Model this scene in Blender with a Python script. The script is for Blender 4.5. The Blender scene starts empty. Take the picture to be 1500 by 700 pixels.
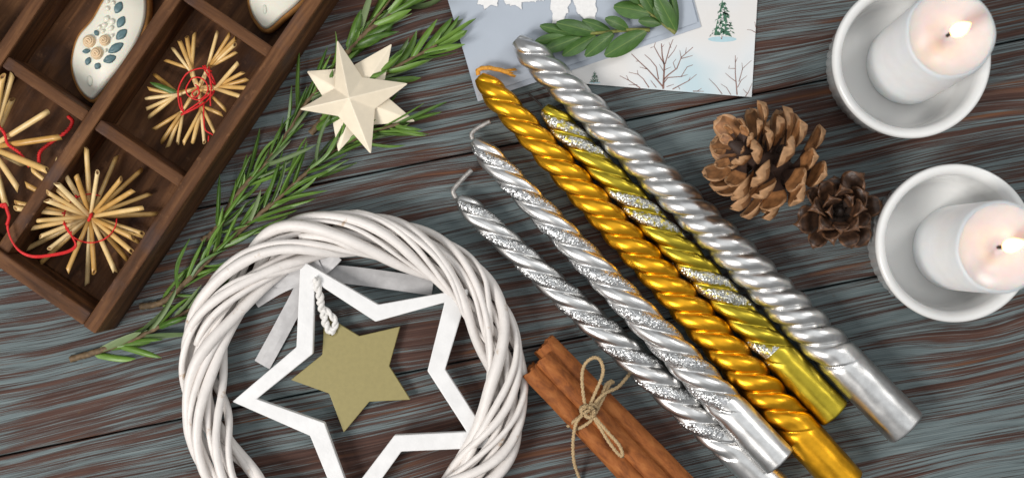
import bpy, math, random
from mathutils import Vector, Matrix, noise as mnoise

# ------------------------------------------------------------------ camera, light, exposure
H = 0.70            # camera height above the table (m)
S = 3000.0          # photograph pixels per metre at table height
scene = bpy.context.scene
col = scene.collection
cam_d = bpy.data.cameras.new('camera'); cam = bpy.data.objects.new('camera', cam_d); col.objects.link(cam)
cam.location = (0, 0, H); cam.rotation_euler = (0, 0, 0)
cam_d.sensor_width = 36.0; cam_d.lens = 36.0 * H / 0.5
cam_d.clip_start = 0.01; cam_d.clip_end = 20.0
cam_d.dof.use_dof = True; cam_d.dof.focus_distance = H - 0.016; cam_d.dof.aperture_fstop = 5.0
scene.camera = cam

world = bpy.data.worlds.new('World'); scene.world = world; world.use_nodes = True
bgn = world.node_tree.nodes['Background']
bgn.inputs['Color'].default_value = (0.97, 0.985, 1.0, 1); bgn.inputs['Strength'].default_value = 0.26

def area(name, loc, target, size, power, color):
    d = bpy.data.lights.new(name, 'AREA'); d.shape = 'RECTANGLE'; d.size = size[0]; d.size_y = size[1]
    d.energy = power; d.color = color
    o = bpy.data.objects.new(name, d); col.objects.link(o); o.location = loc
    o.rotation_euler = (Vector(target) - Vector(loc)).to_track_quat('-Z', 'Y').to_euler()
    return o
area('window_light', (-0.85, -0.55, 1.08), (0, 0, 0), (0.48, 0.48), 18.5, (1.0, 0.965, 0.93))
area('overhead_fill', (0.3, 0.6, 2.5), (0, 0, 0), (3.0, 3.0), 20, (0.95, 0.98, 1.0))  # broad fill added overhead to brighten reflections in the silver and gold
area('side_window_light', (1.0, 0.75, 1.15), (0, 0, 0), (0.42, 0.42), 5.5, (1.0, 0.98, 0.95))

scene.view_settings.view_transform = 'Standard'; scene.view_settings.look = 'None'
scene.view_settings.gamma = 1.0; scene.view_settings.use_curve_mapping = False
scene.view_settings.exposure = 0.0
scene.render.engine = 'CYCLES'

R = random.Random(7)
PI = math.pi

# ------------------------------------------------------------------ helpers
def P(x, y, z=0.0):
    """a point read off the photograph at (x, y), standing z metres above the table"""
    f = (H - z) / H
    return Vector(((x - 750) / S * f, -(y - 350) / S * f, z))
def PX(n, z=0.0):
    return n / S * (H - z) / H

def tag(o, label=None, cat=None, group=None, kind=None):
    if label: o['label'] = label
    if cat: o['category'] = cat
    if group: o['group'] = group
    if kind: o['kind'] = kind
    return o
def thing(name, loc, label, cat, group=None):
    o = bpy.data.objects.new(name, None); col.objects.link(o); o.location = loc
    o.empty_display_size = 0.01
    return tag(o, label, cat, group)
def root_loc(p):
    v = Vector((0, 0, 0))
    while p is not None:
        v += p.location; p = p.parent
    return v
def mesh_data(name, verts, faces, mats, smooth=True, mi=None):
    me = bpy.data.meshes.new(name)
    me.from_pydata([tuple(v) for v in verts], [], faces)
    if not isinstance(mats, (list, tuple)): mats = [mats]
    for m in mats: me.materials.append(m)
    if smooth: me.polygons.foreach_set('use_smooth', [True] * len(me.polygons))
    if mi: me.polygons.foreach_set('material_index', mi)
    me.update()
    return me
def mk(name, geo, mats, parent=None, smooth=True, mi=None):
    verts, faces = geo
    L = root_loc(parent)
    me = mesh_data(name, [Vector(v) - L for v in verts], faces, mats, smooth, mi)
    o = bpy.data.objects.new(name, me); col.objects.link(o)
    if parent: o.parent = parent
    return o
def sharp(o, deg=35):
    me = o.data
    if hasattr(me, 'set_sharp_from_angle'): me.set_sharp_from_angle(angle=math.radians(deg))
    return o
def bevel(o, w, seg=2):
    m = o.modifiers.new('bevel', 'BEVEL'); m.width = w; m.segments = seg; m.limit_method = 'ANGLE'
    m.angle_limit = math.radians(30)
    return o
def place(name, me, M, parent):
    o = bpy.data.objects.new(name, me); col.objects.link(o); o.parent = parent
    o.matrix_local = Matrix.Translation(-root_loc(parent)) @ M
    return o
def join(*gs):
    V, F = [], []
    for v, f in gs:
        n = len(V); V += list(v); F += [[i + n for i in q] for q in f]
    return V, F
def box(cx, cy, cz, sx, sy, sz):
    v = [(cx + a * sx / 2, cy + b * sy / 2, cz + c * sz / 2) for a in (-1, 1) for b in (-1, 1) for c in (-1, 1)]
    return [Vector(q) for q in v], [[0, 1, 3, 2], [4, 6, 7, 5], [0, 4, 5, 1], [2, 3, 7, 6], [0, 2, 6, 4], [1, 5, 7, 3]]
def xf(g, M): return [M @ Vector(v) for v in g[0]], g[1]
def catmull(pts, n, closed=False):
    pts = [Vector(p) for p in pts]; out = []; k = len(pts)
    seg = k if closed else k - 1
    for i in range(seg):
        if closed: a, b, c, d = pts[(i - 1) % k], pts[i], pts[(i + 1) % k], pts[(i + 2) % k]
        else: a, b, c, d = pts[max(i - 1, 0)], pts[i], pts[i + 1], pts[min(i + 2, k - 1)]
        for j in range(n):
            t = j / n
            out.append(0.5 * ((2 * b) + (c - a) * t + (2 * a - 5 * b + 4 * c - d) * t * t + (3 * b - a - 3 * c + d) * t ** 3))
    if not closed: out.append(pts[-1].copy())
    return out
def frames(pts, closed=False):
    n = len(pts); T = []
    for i in range(n):
        if closed: t = pts[(i + 1) % n] - pts[i - 1]
        else: t = pts[min(i + 1, n - 1)] - pts[max(i - 1, 0)]
        T.append(t.normalized())
    up = Vector((0, 0, 1)) if abs(T[0].z) < 0.9 else Vector((1, 0, 0))
    A = [(up - T[0] * up.dot(T[0])).normalized()]
    for i in range(1, n):
        a = A[-1] - T[i] * A[-1].dot(T[i]); A.append(a.normalized())
    return T, A
def tube(pts, rad, seg=8, closed=False, sec=None):
    pts = [Vector(p) for p in pts]; n = len(pts)
    if not hasattr(rad, '__len__'): rad = [rad] * n
    T, A = frames(pts, closed)
    V, F = [], []
    tw = 0.0
    if closed:
        a = A[-1] - T[0] * A[-1].dot(T[0]); a.normalize()
        tw = math.atan2(T[0].dot(a.cross(A[0])), a.dot(A[0]))
    for i in range(n):
        B = T[i].cross(A[i]); o = tw * i / n
        for j in range(seg):
            th = 2 * PI * j / seg + o
            k = sec(i, j) if sec else 1.0
            V.append(pts[i] + (A[i] * math.cos(th) + B * math.sin(th)) * rad[i] * k)
    m = n if closed else n - 1
    for i in range(m):
        for j in range(seg):
            a, b = i * seg + j, i * seg + (j + 1) % seg
            c, d = ((i + 1) % n) * seg + (j + 1) % seg, ((i + 1) % n) * seg + j
            F.append([a, b, c, d])
    if not closed:
        F.append(list(range(seg))[::-1]); F.append([(n - 1) * seg + j for j in range(seg)])
    return V, F
def lathe(prof, seg, c, axis=Vector((0, 0, 1)), rmod=None):
    """prof: list of (r, z). closed at ends where r==0"""
    q = Vector((0, 0, 1)).rotation_difference(axis.normalized())
    V, F, rings = [], [], []
    for i, (r, z) in enumerate(prof):
        if r < 1e-9:
            rings.append([len(V)]); V.append(Vector(c) + q @ Vector((0, 0, z)))
        else:
            st = len(V)
            for j in range(seg):
                th = 2 * PI * j / seg
                k = rmod(i, th) if rmod else 1.0
                V.append(Vector(c) + q @ Vector((r * k * math.cos(th), r * k * math.sin(th), z)))
            rings.append(list(range(st, st + seg)))
    for a, b in zip(rings[:-1], rings[1:]):
        for j in range(seg):
            k = (j + 1) % seg
            if len(a) == 1 and len(b) == 1: continue
            if len(a) == 1: F.append([a[0], b[k], b[j]][::-1])
            elif len(b) == 1: F.append([a[j], a[k], b[0]])
            else: F.append([a[j], a[k], b[k], b[j]])
    return V, F
def ellipsoid(c, r, ang=0.0, seg=12, rings=7, point=0.0, groove=0.0):
    V, F = [], []; M = Matrix.Rotation(ang, 3, 'Z')
    prof = []
    for i in range(rings + 1):
        a = PI * i / rings - PI / 2
        prof.append((math.cos(a), math.sin(a)))
    g = lathe([(0 if i in (0, rings) else p[0], p[1]) for i, p in enumerate(prof)], seg, (0, 0, 0))
    for v in g[0]:
        w = v.copy()
        if point: w.y *= max(0.0, 1 - point * abs(w.x) ** 1.5)
        if groove and w.z > 0: w.z *= 1 - groove * math.exp(-(w.y / 0.22) ** 2)
        V.append(Vector(c) + M @ Vector((w.x * r[0], w.y * r[1], w.z * r[2])))
    return V, g[1]
def poly_ccw(pts):
    a = sum(p[0] * q[1] - p[1] * q[0] for p, q in zip(pts, pts[1:] + pts[:1]))
    return pts if a > 0 else pts[::-1]
def inset(pts, d):
    n = len(pts); out = []
    for i in range(n):
        a, b, c = pts[i - 1], pts[i], pts[(i + 1) % n]
        e1 = Vector((b[0] - a[0], b[1] - a[1])).normalized(); e2 = Vector((c[0] - b[0], c[1] - b[1])).normalized()
        nrm = Vector((-(e1.y + e2.y), e1.x + e2.x))
        if nrm.length < 1e-6: nrm = Vector((-e1.y, e1.x))
        nrm.normalize(); k = max(0.45, nrm.dot(Vector((-e1.y, e1.x))))
        out.append((b[0] + nrm.x * d / k, b[1] + nrm.y * d / k))
    return out
def slab(outline, rings):
    """outline: ccw xy list; rings: (inset, z) from bottom to top"""
    V, F = [], []; n = len(outline)
    for d, z in rings:
        for p in inset(outline, d): V.append(Vector((p[0], p[1], z)))
    for r in range(len(rings) - 1):
        for i in range(n):
            j = (i + 1) % n
            F.append([r * n + i, r * n + j, (r + 1) * n + j, (r + 1) * n + i])
    F.append(list(range(n))[::-1]); F.append([(len(rings) - 1) * n + i for i in range(n)])
    return V, F
def px_outline(pts, z): return poly_ccw([tuple(P(x, y, z).xy) for x, y in pts])
def strokes(lines, z, w0):
    """flat printed lines: list of (px points, width px)"""
    V, F = [], []
    for pts, w in lines:
        pp = [P(x, y, z) for x, y in pts]; n = len(pp)
        for i, p in enumerate(pp):
            t = (pp[min(i + 1, n - 1)] - pp[max(i - 1, 0)]).normalized(); s = Vector((-t.y, t.x, 0))
            k = w * w0 / S * (1 - 0.55 * i / max(1, n - 1)) / 2
            V += [p + s * k, p - s * k]
        b = len(V) - 2 * n
        for i in range(n - 1): F.append([b + 2 * i, b + 2 * i + 1, b + 2 * i + 3, b + 2 * i + 2])
    return V, F

# ------------------------------------------------------------------ materials
class NT:
    def __init__(self, name):
        self.m = bpy.data.materials.new(name); self.m.use_nodes = True
        self.t = self.m.node_tree; self.b = self.t.nodes['Principled BSDF']
    def n(self, typ, **kw):
        nd = self.t.nodes.new(typ)
        for k, v in kw.items():
            if k.startswith('i_'):
                key = k[2:]; key = int(key) if key.isdigit() else key.replace('_', ' ')
                nd.inputs[key].default_value = v
            else: setattr(nd, k, v)
        return nd
    def l(self, a, b): self.t.links.new(a, b)
    def set(self, **kw):
        for k, v in kw.items(): self.b.inputs[k.replace('_', ' ')].default_value = v
    def coords(self, scale=(1, 1, 1), kind='Object'):
        tc = self.n('ShaderNodeTexCoord'); mp = self.n('ShaderNodeMapping'); mp.inputs['Scale'].default_value = scale
        self.l(tc.outputs[kind], mp.inputs['Vector']); return mp.outputs['Vector']
    def noise(self, vec, scale, detail=4, rough=0.55, dist=0.0):
        nd = self.n('ShaderNodeTexNoise'); nd.inputs['Scale'].default_value = scale
        nd.inputs['Detail'].default_value = detail; nd.inputs['Roughness'].default_value = rough
        nd.inputs['Distortion'].default_value = dist
        if vec is not None: self.l(vec, nd.inputs['Vector'])
        return nd.outputs['Fac']
    def ramp(self, fac, stops):
        nd = self.n('ShaderNodeValToRGB'); e = nd.color_ramp.elements
        while len(e) < len(stops): e.new(0.5)
        for q, (p, c) in zip(e, stops): q.position = p; q.color = (*c, 1) if len(c) == 3 else c
        self.l(fac, nd.inputs['Fac']); return nd.outputs['Color']
    def math(self, op, a, b=None, c=None):
        nd = self.n('ShaderNodeMath', operation=op)
        for i, v in enumerate((a, b, c)):
            if v is None: continue
            if isinstance(v, (int, float)): nd.inputs[i].default_value = v
            else: self.l(v, nd.inputs[i])
        return nd.outputs[0]
    def mix(self, fac, a, b, blend='MIX'):
        nd = self.n('ShaderNodeMix', data_type='RGBA', blend_type=blend)
        for key, v in ((0, fac), (6, a), (7, b)):
            if isinstance(v, (int, float)): nd.inputs[key].default_value = v
            elif isinstance(v, tuple): nd.inputs[key].default_value = (*v, 1)
            else: self.l(v, nd.inputs[key])
        return nd.outputs[2]
    def color(self, c): self.l(c, self.b.inputs['Base Color'])
    def bump(self, h, strength=0.3, dist=0.001):
        nd = self.n('ShaderNodeBump'); nd.inputs['Strength'].default_value = strength; nd.inputs['Distance'].default_value = dist
        self.l(h, nd.inputs['Height']); self.l(nd.outputs['Normal'], self.b.inputs['Normal'])

def simple(name, c, rough=0.5, var=0.12, scale=300, bump=0.0, **kw):
    k = NT(name); k.set(Roughness=rough, **kw)
    f = k.noise(k.coords(), scale, 4)
    k.color(k.ramp(f, [(0.3, tuple(x * (1 - var) for x in c)), (0.7, tuple(min(1, x * (1 + var)) for x in c))]))
    if bump: k.bump(f, bump, 0.0006)
    return k.m

def wood_planks():
    k = NT('painted_plank'); k.set(Roughness=0.66); k.b.inputs['Specular IOR Level'].default_value = 0.18
    tc = k.n('ShaderNodeTexCoord'); oi = k.n('ShaderNodeObjectInfo')
    sep = k.n('ShaderNodeSeparateXYZ'); k.l(tc.outputs['Object'], sep.inputs[0])
    x = k.math('MULTIPLY', sep.outputs[0], 1000); y = k.math('MULTIPLY', sep.outputs[1], 1000)
    x_raw = x
    x = k.math('ADD', x, k.math('MULTIPLY', oi.outputs['Random'], 900))
    def bulge(x0, y0, sx, sy, amp):
        dx = k.math('DIVIDE', k.math('SUBTRACT', x_raw, k.math('ADD', k.math('MULTIPLY', k.math('SUBTRACT', oi.outputs['Random'], 0.5), 260), x0)), sx)
        dy = k.math('DIVIDE', k.math('SUBTRACT', y, y0), sy)
        e = k.math('EXPONENT', k.math('MULTIPLY', k.math('ADD', k.math('MULTIPLY', dx, dx), k.math('MULTIPLY', dy, dy)), -1.0))
        return k.math('MULTIPLY', e, amp)
    def vec(fx, fy, yy, z=0.0):
        c = k.n('ShaderNodeCombineXYZ'); k.l(k.math('MULTIPLY', x, fx), c.inputs[0]); k.l(k.math('MULTIPLY', yy, fy), c.inputs[1])
        k.l(k.math('MULTIPLY', oi.outputs['Random'], 31.0), c.inputs[2]); return c.outputs[0]
    w1 = k.noise(vec(0.0065, 0.011, y), 1.0, 1.0, 0.4)
    w2 = k.noise(vec(0.020, 0.05, y), 1.0, 2.0, 0.5)
    y2 = k.math('ADD', y, k.math('ADD', k.math('MULTIPLY', k.math('SUBTRACT', w1, 0.5), 17), k.math('MULTIPLY', k.math('SUBTRACT', w2, 0.5), 1.4)))
    for q in ((-150, 12, 60, 13, 7), (40, -20, 70, 12, -6), (190, 18, 55, 11, 7)): y2 = k.math('ADD', y2, bulge(*q))
    band = k.noise(vec(0.0020, 0.25, y2), 1.0, 2.5, 0.55)
    fine = k.noise(vec(0.013, 1.25, y2), 1.0, 4.0, 0.65)
    hair = k.noise(vec(0.035, 3.2, y2), 1.0, 3.0, 0.6)
    blot = k.noise(vec(0.010, 0.022, y), 1.0, 2.0, 0.5)
    s = k.math('ADD', k.math('MULTIPLY', k.math('SUBTRACT', band, 0.5), 1.3), k.math('MULTIPLY', k.math('SUBTRACT', fine, 0.5), 1.6))
    s = k.math('ADD', s, k.math('MULTIPLY', k.math('SUBTRACT', hair, 0.5), 0.8))
    s = k.math('ADD', s, k.math('MULTIPLY', k.math('SUBTRACT', blot, 0.5), 0.9))
    s = k.math('ADD', s, 0.50)
    brown = k.ramp(fine, [(0.28, (0.028, 0.015, 0.012)), (0.50, (0.078, 0.039, 0.030)), (0.72, (0.150, 0.075, 0.050))])
    orange = k.noise(vec(0.012, 0.25, y2), 1.0, 2.0, 0.5)
    brown = k.mix(k.math('MULTIPLY', k.ramp(orange, [(0.62, (0, 0, 0)), (0.74, (1, 1, 1))]), 0.55), brown, (0.22, 0.085, 0.03))
    paint = k.ramp(hair, [(0.25, (0.066, 0.083, 0.087)), (0.5, (0.130, 0.163, 0.168)), (0.8, (0.220, 0.262, 0.265))])
    mask = k.ramp(s, [(0.38, (0, 0, 0)), (0.62, (1, 1, 1))])
    c = k.mix(mask, brown, paint)
    spk = k.noise(vec(0.35, 0.35, y), 1.0, 2.0, 0.5)
    c = k.mix(k.math('MULTIPLY', k.ramp(spk, [(0.70, (0, 0, 0)), (0.78, (1, 1, 1))]), 0.35), c, (0.13, 0.085, 0.035))
    k.color(c)
    h = k.math('ADD', k.math('MULTIPLY', k.math('SUBTRACT', 1.0, mask), 0.7), k.math('MULTIPLY', hair, 0.55))
    k.bump(h, 0.55, 0.0007)
    return k.m
def dark_wood(name, axis):
    k = NT(name); k.set(Roughness=0.62); k.b.inputs['Specular IOR Level'].default_value = 0.16
    sc = [90, 90, 90]; sc[axis] = 9
    v = k.coords(tuple(sc)); f = k.noise(v, 1.6, 5, 0.62, 0.3); v2 = k.coords((40, 40, 40)); g = k.noise(v2, 1.0, 4, 0.6)
    c = k.ramp(f, [(0.28, (0.024, 0.011, 0.006)), (0.5, (0.098, 0.042, 0.018)), (0.75, (0.240, 0.110, 0.045))])
    c = k.mix(k.math('MULTIPLY', k.ramp(g, [(0.55, (0, 0, 0)), (0.75, (1, 1, 1))]), 0.5), c, (0.045, 0.043, 0.052))
    wv = k.noise(k.coords((160, 160, 160)), 1.0, 5, 0.7)
    c = k.mix(k.math('MULTIPLY', k.ramp(wv, [(0.60, (0, 0, 0)), (0.72, (1, 1, 1))]), 0.55), c, (0.26, 0.125, 0.055))
    k.color(c); k.bump(k.math('ADD', f, wv), 0.6, 0.0007); return k.m
def metal(name, c, rough, mott=0.12, bumpy=0.08):
    k = NT(name); k.set(Metallic=1.0)
    v = k.coords(); f = k.noise(v, 260, 5, 0.6); g = k.noise(v, 60, 3)
    k.color(k.ramp(f, [(0.3, tuple(x * (1 - mott) for x in c)), (0.7, tuple(min(1, x * (1 + mott)) for x in c))]))
    r = k.n('ShaderNodeMapRange'); r.inputs['To Min'].default_value = rough - 0.09; r.inputs['To Max'].default_value = rough + 0.14
    k.l(g, r.inputs['Value']); k.l(r.outputs[0], k.b.inputs['Roughness'])
    k.bump(k.math('ADD', f, g), bumpy, 0.0005); return k.m
def glitter(name, c, under):
    k = NT(name); k.set(Metallic=1.0, Roughness=0.36)
    v = k.coords(); vo = k.n('ShaderNodeTexVoronoi'); vo.inputs['Scale'].default_value = 2300; k.l(v, vo.inputs['Vector'])
    cov = k.ramp(k.noise(v, 420, 3, 0.6), [(0.36, (0, 0, 0)), (0.50, (1, 1, 1))])
    geo = k.n('ShaderNodeNewGeometry')
    sub = k.n('ShaderNodeVectorMath', operation='SUBTRACT'); k.l(vo.outputs['Color'], sub.inputs[0]); sub.inputs[1].default_value = (0.5, 0.5, 0.5)
    sc = k.n('ShaderNodeVectorMath', operation='SCALE'); k.l(sub.outputs[0], sc.inputs[0]); k.l(k.math('ADD', k.math('MULTIPLY', cov, 0.75), 0.15), sc.inputs['Scale'])
    ad = k.n('ShaderNodeVectorMath', operation='ADD'); k.l(geo.outputs['Normal'], ad.inputs[0]); k.l(sc.outputs[0], ad.inputs[1])
    no = k.n('ShaderNodeVectorMath', operation='NORMALIZE'); k.l(ad.outputs[0], no.inputs[0]); k.l(no.outputs[0], k.b.inputs['Normal'])
    sp = k.n('ShaderNodeSeparateColor'); k.l(vo.outputs['Color'], sp.inputs[0])
    gl = k.ramp(sp.outputs[0], [(0.1, tuple(x * 0.45 for x in c)), (0.9, c)])
    k.color(k.mix(cov, under, gl)); return k.m
def painted_white(name, c=(0.80, 0.775, 0.76), wear=0.5, along=False):
    k = NT(name); k.set(Roughness=0.5); v = k.coords()
    f = k.noise(v, 110, 5, 0.6); g = k.noise(v, 420, 3)
    cc = k.ramp(f, [(0.3, tuple(x * 0.90 for x in c)), (0.65, c)])
    if wear: cc = k.mix(k.math('MULTIPLY', k.ramp(k.noise(v, 95, 4, 0.7), [(0.63, (0, 0, 0)), (0.72, (1, 1, 1))]), wear), cc, (0.45, 0.30, 0.17))
    k.color(cc); k.bump(k.math('ADD', f, k.math('MULTIPLY', g, 0.4)), 0.4, 0.001); return k.m
def leafy(name, a, b, rough=0.4, scale=160):
    k = NT(name); k.set(Roughness=rough)
    oi = k.n('ShaderNodeObjectInfo'); f = k.noise(k.coords(kind='Generated'), 5, 4)
    t = k.math('ADD', k.math('MULTIPLY', f, 0.7), k.math('MULTIPLY', oi.outputs['Random'], 0.45))
    k.color(k.ramp(t, [(0.25, a), (0.85, b)])); k.bump(f, 0.15, 0.0005); return k.m
def cinnamon():
    k = NT('cinnamon_bark'); k.set(Roughness=0.7); k.b.inputs['Specular IOR Level'].default_value = 0.25
    v = k.coords((110, 280, 280)); f = k.noise(v, 1.0, 5, 0.65, 0.4); w = k.coords((90, 90, 90)); g = k.noise(w, 1.0, 4, 0.6)
    c = k.ramp(f, [(0.24, (0.100, 0.028, 0.008)), (0.50, (0.300, 0.094, 0.022)), (0.78, (0.440, 0.165, 0.046))])
    c = k.mix(k.math('MULTIPLY', k.ramp(g, [(0.54, (0, 0, 0)), (0.72, (1, 1, 1))]), 0.55), c, (0.12, 0.037, 0.013))
    k.color(c); k.bump(k.math('ADD', f, g), 0.6, 0.0008); return k.m
def wax():
    k = NT('white_wax'); k.set(Roughness=0.42, Subsurface_Weight=0.9, Subsurface_Scale=0.022)
    k.b.inputs['Subsurface Radius'].default_value = (1.0, 0.72, 0.6)
    f = k.noise(k.coords(), 120, 4); k.color(k.ramp(f, [(0.3, (0.88, 0.875, 0.88)), (0.7, (0.94, 0.93, 0.93))])); k.bump(f, 0.1, 0.0006); return k.m
def emit(name, c, s):
    k = NT(name); k.set(Emission_Strength=s); k.b.inputs['Emission Color'].default_value = (*c, 1); k.b.inputs['Base Color'].default_value = (*c, 1); return k.m
def winter_print():
    k = NT('winter_print_card'); k.set(Roughness=0.38); v = k.coords()
    f = k.noise(v, 22, 2, 0.4); g = k.noise(v, 700, 2)
    c = k.ramp(f, [(0.40, (0.72, 0.70, 0.68)), (0.56, (0.70, 0.72, 0.73)), (0.68, (0.52, 0.65, 0.70))])
    k.color(c); k.bump(g, 0.05, 0.0002); return k.m
def ribbon_mat():
    k = NT('satin_ribbon'); k.set(Roughness=0.42, Sheen_Weight=0.3)
    w = k.n('ShaderNodeTexWave'); w.inputs['Scale'].default_value = 900; k.l(k.coords(), w.inputs['Vector'])
    k.color(k.ramp(k.noise(k.coords(), 200, 3), [(0.3, (0.40, 0.39, 0.39)), (0.7, (0.50, 0.49, 0.49))]))
    k.bump(w.outputs['Fac'], 0.1, 0.0003); return k.m
def straw_mat():
    k = NT('straw'); k.set(Roughness=0.36)
    oi = k.n('ShaderNodeObjectInfo'); f = k.noise(k.coords(), 170, 4)
    t = k.math('ADD', k.math('MULTIPLY', f, 0.5), k.math('MULTIPLY', oi.outputs['Random'], 0.6))
    k.color(k.ramp(t, [(0.2, (0.46, 0.24, 0.055)), (0.55, (0.66, 0.42, 0.15)), (0.9, (0.78, 0.60, 0.32))])); k.bump(f, 0.15, 0.0004); return k.m

M_PLANK = wood_planks()
M_BOXU = dark_wood('stained_wood', 0); M_BOXV = dark_wood('stained_wood_cross', 1)
M_SILVER = metal('silver_lacquer', (0.69, 0.685, 0.675), 0.30)
M_GOLD = metal('gold_lacquer', (0.84, 0.41, 0.022), 0.29)
M_YELLOW = metal('lime_gold_lacquer', (0.46, 0.355, 0.035), 0.32)
M_GLIT = glitter('silver_glitter', (0.74, 0.75, 0.75), (0.55, 0.55, 0.56)); M_GLITY = glitter('silver_glitter_on_gold', (0.70, 0.71, 0.68), (0.50, 0.40, 0.04))
M_WICKG = simple('silver_wick', (0.38, 0.36, 0.34), 0.5, 0.25, 900, 0.4, Metallic=0.5)
M_WICKO = simple('orange_wick', (0.62, 0.28, 0.03), 0.7, 0.3, 900, 0.4)
M_WICKB = simple('black_wick', (0.015, 0.01, 0.008), 0.8, 0.3, 900)
M_WILLOW = painted_white('painted_willow', (0.77, 0.725, 0.69), 0.8)
M_STARW = painted_white('white_paint', (0.78, 0.775, 0.77), 0.0)
M_OLIVE = simple('olive_gold_paint', (0.275, 0.230, 0.085), 0.5, 0.05, 500, 0.08)
M_CORDW = simple('white_cord', (0.74, 0.72, 0.69), 0.7, 0.12, 900, 0.5)
M_RIB = ribbon_mat()
M_CREAM = simple('cream_wood', (0.87, 0.765, 0.595), 0.55, 0.04, 200, 0.05)
M_LEAF = leafy('rosemary_green', (0.030, 0.082, 0.008), (0.150, 0.275, 0.042), 0.42)
M_LEAFB = leafy('rosemary_underside', (0.085, 0.135, 0.050), (0.165, 0.225, 0.095), 0.6)
M_STEM = simple('rosemary_stem', (0.14, 0.09, 0.045), 0.7, 0.4, 500, 0.4)
M_STEMG = simple('green_stem', (0.20, 0.21, 0.05), 0.6, 0.3, 400, 0.2)
def boxwood():
    k = NT('boxwood_green'); k.set(Roughness=0.38); oi = k.n('ShaderNodeObjectInfo')
    tc = k.n('ShaderNodeTexCoord'); sp = k.n('ShaderNodeSeparateXYZ'); k.l(tc.outputs['Object'], sp.inputs[0])
    f = k.noise(tc.outputs['Object'], 5, 4); ay = k.math('ABSOLUTE', sp.outputs[1])
    t = k.math('ADD', k.math('MULTIPLY', f, 0.8), k.math('MULTIPLY', oi.outputs['Random'], 0.4))
    c = k.ramp(t, [(0.25, (0.024, 0.070, 0.012)), (0.85, (0.075, 0.165, 0.030))])
    side = k.math('SINE', k.math('MULTIPLY', k.math('SUBTRACT', sp.outputs[0], k.math('MULTIPLY', ay, 0.9)), 55))
    c = k.mix(k.math('MULTIPLY', k.ramp(side, [(0.55, (0, 0, 0)), (1.0, (1, 1, 1))]), 0.16), c, (0.12, 0.22, 0.06))
    c = k.mix(k.ramp(ay, [(0.012, (0.75, 0.75, 0.75)), (0.035, (0, 0, 0))]), c, (0.15, 0.23, 0.05))
    k.color(c); k.bump(k.math('ADD', f, k.math('MULTIPLY', side, 0.15)), 0.15, 0.0006); return k.m
M_BOXL = boxwood()
M_BOXLR = leafy('boxwood_vein', (0.045, 0.105, 0.022), (0.085, 0.165, 0.04), 0.45)
M_CARDB = simple('blue_grey_card', (0.400, 0.445, 0.510), 0.45, 0.03, 60, 0.0)
M_CARDW = winter_print()
M_CUT = simple('white_paper', (0.80, 0.79, 0.78), 0.7, 0.05, 700, 0.2)
M_PRB = simple('brown_print', (0.235, 0.125, 0.10), 0.5, 0.25, 700)
M_PRG = simple('green_print', (0.035, 0.125, 0.07), 0.5, 0.5, 900)
M_PRS = simple('blue_shadow_print', (0.42, 0.60, 0.66), 0.5, 0.1, 200)
M_PRW = simple('snow_print', (0.72, 0.72, 0.70), 0.5, 0.05, 200)
M_CERAM = simple('white_porcelain', (0.79, 0.79, 0.775), 0.16, 0.015, 60, 0.0, Coat_Weight=0.4)
M_WAX = wax()
M_POOL = simple('flame_glow_tinted_wax', (0.82, 0.69, 0.685), 0.22, 0.05, 90, 0.0, Subsurface_Weight=0.8, Subsurface_Scale=0.014)  # pink of the flame's glow is put into the melted wax colour
M_FLAME = emit('flame', (1.0, 0.66, 0.26), 3.4)
M_CIN = cinnamon()
M_TWINE = simple('jute_twine', (0.48, 0.34, 0.18), 0.85, 0.28, 1600, 0.6)
M_STRAW = straw_mat(); M_STRAWIN = simple('straw_inside', (0.30, 0.15, 0.05), 0.7)
M_RED = simple('red_thread', (0.60, 0.012, 0.012), 0.6, 0.2, 900, 0.3)
M_COOK = simple('gingerbread', (0.42, 0.19, 0.05), 0.75, 0.3, 200, 0.4)
M_ICING = simple('white_icing', (0.75, 0.715, 0.61), 0.34, 0.03, 80, 0.0, Subsurface_Weight=0.2, Subsurface_Scale=0.004)
M_TEAL = simple('teal_icing', (0.085, 0.155, 0.170), 0.45, 0.2, 500, 0.3)
M_ROSE = simple('beige_icing', (0.72, 0.54, 0.34), 0.45, 0.08, 300, 0.1)
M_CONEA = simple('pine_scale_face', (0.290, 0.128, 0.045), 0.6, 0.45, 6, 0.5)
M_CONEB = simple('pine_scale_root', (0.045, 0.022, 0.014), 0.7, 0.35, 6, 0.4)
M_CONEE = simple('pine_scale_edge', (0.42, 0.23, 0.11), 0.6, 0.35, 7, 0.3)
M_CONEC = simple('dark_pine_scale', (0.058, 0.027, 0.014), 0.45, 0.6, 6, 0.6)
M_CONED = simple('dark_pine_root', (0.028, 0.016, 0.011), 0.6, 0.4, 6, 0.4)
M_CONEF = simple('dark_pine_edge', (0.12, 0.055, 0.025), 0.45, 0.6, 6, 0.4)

# ------------------------------------------------------------------ the table: planks
table = bpy.data.objects.new('table_top', None); col.objects.link(table); table['kind'] = 'structure'
table['label'] = 'brown wooden table top brushed with blue grey paint'
ANG = math.atan2(0.205, 1.0)
joints = [-0.235, -0.1215, -0.1215 + 0.1075, 0, 0, 0]
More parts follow.
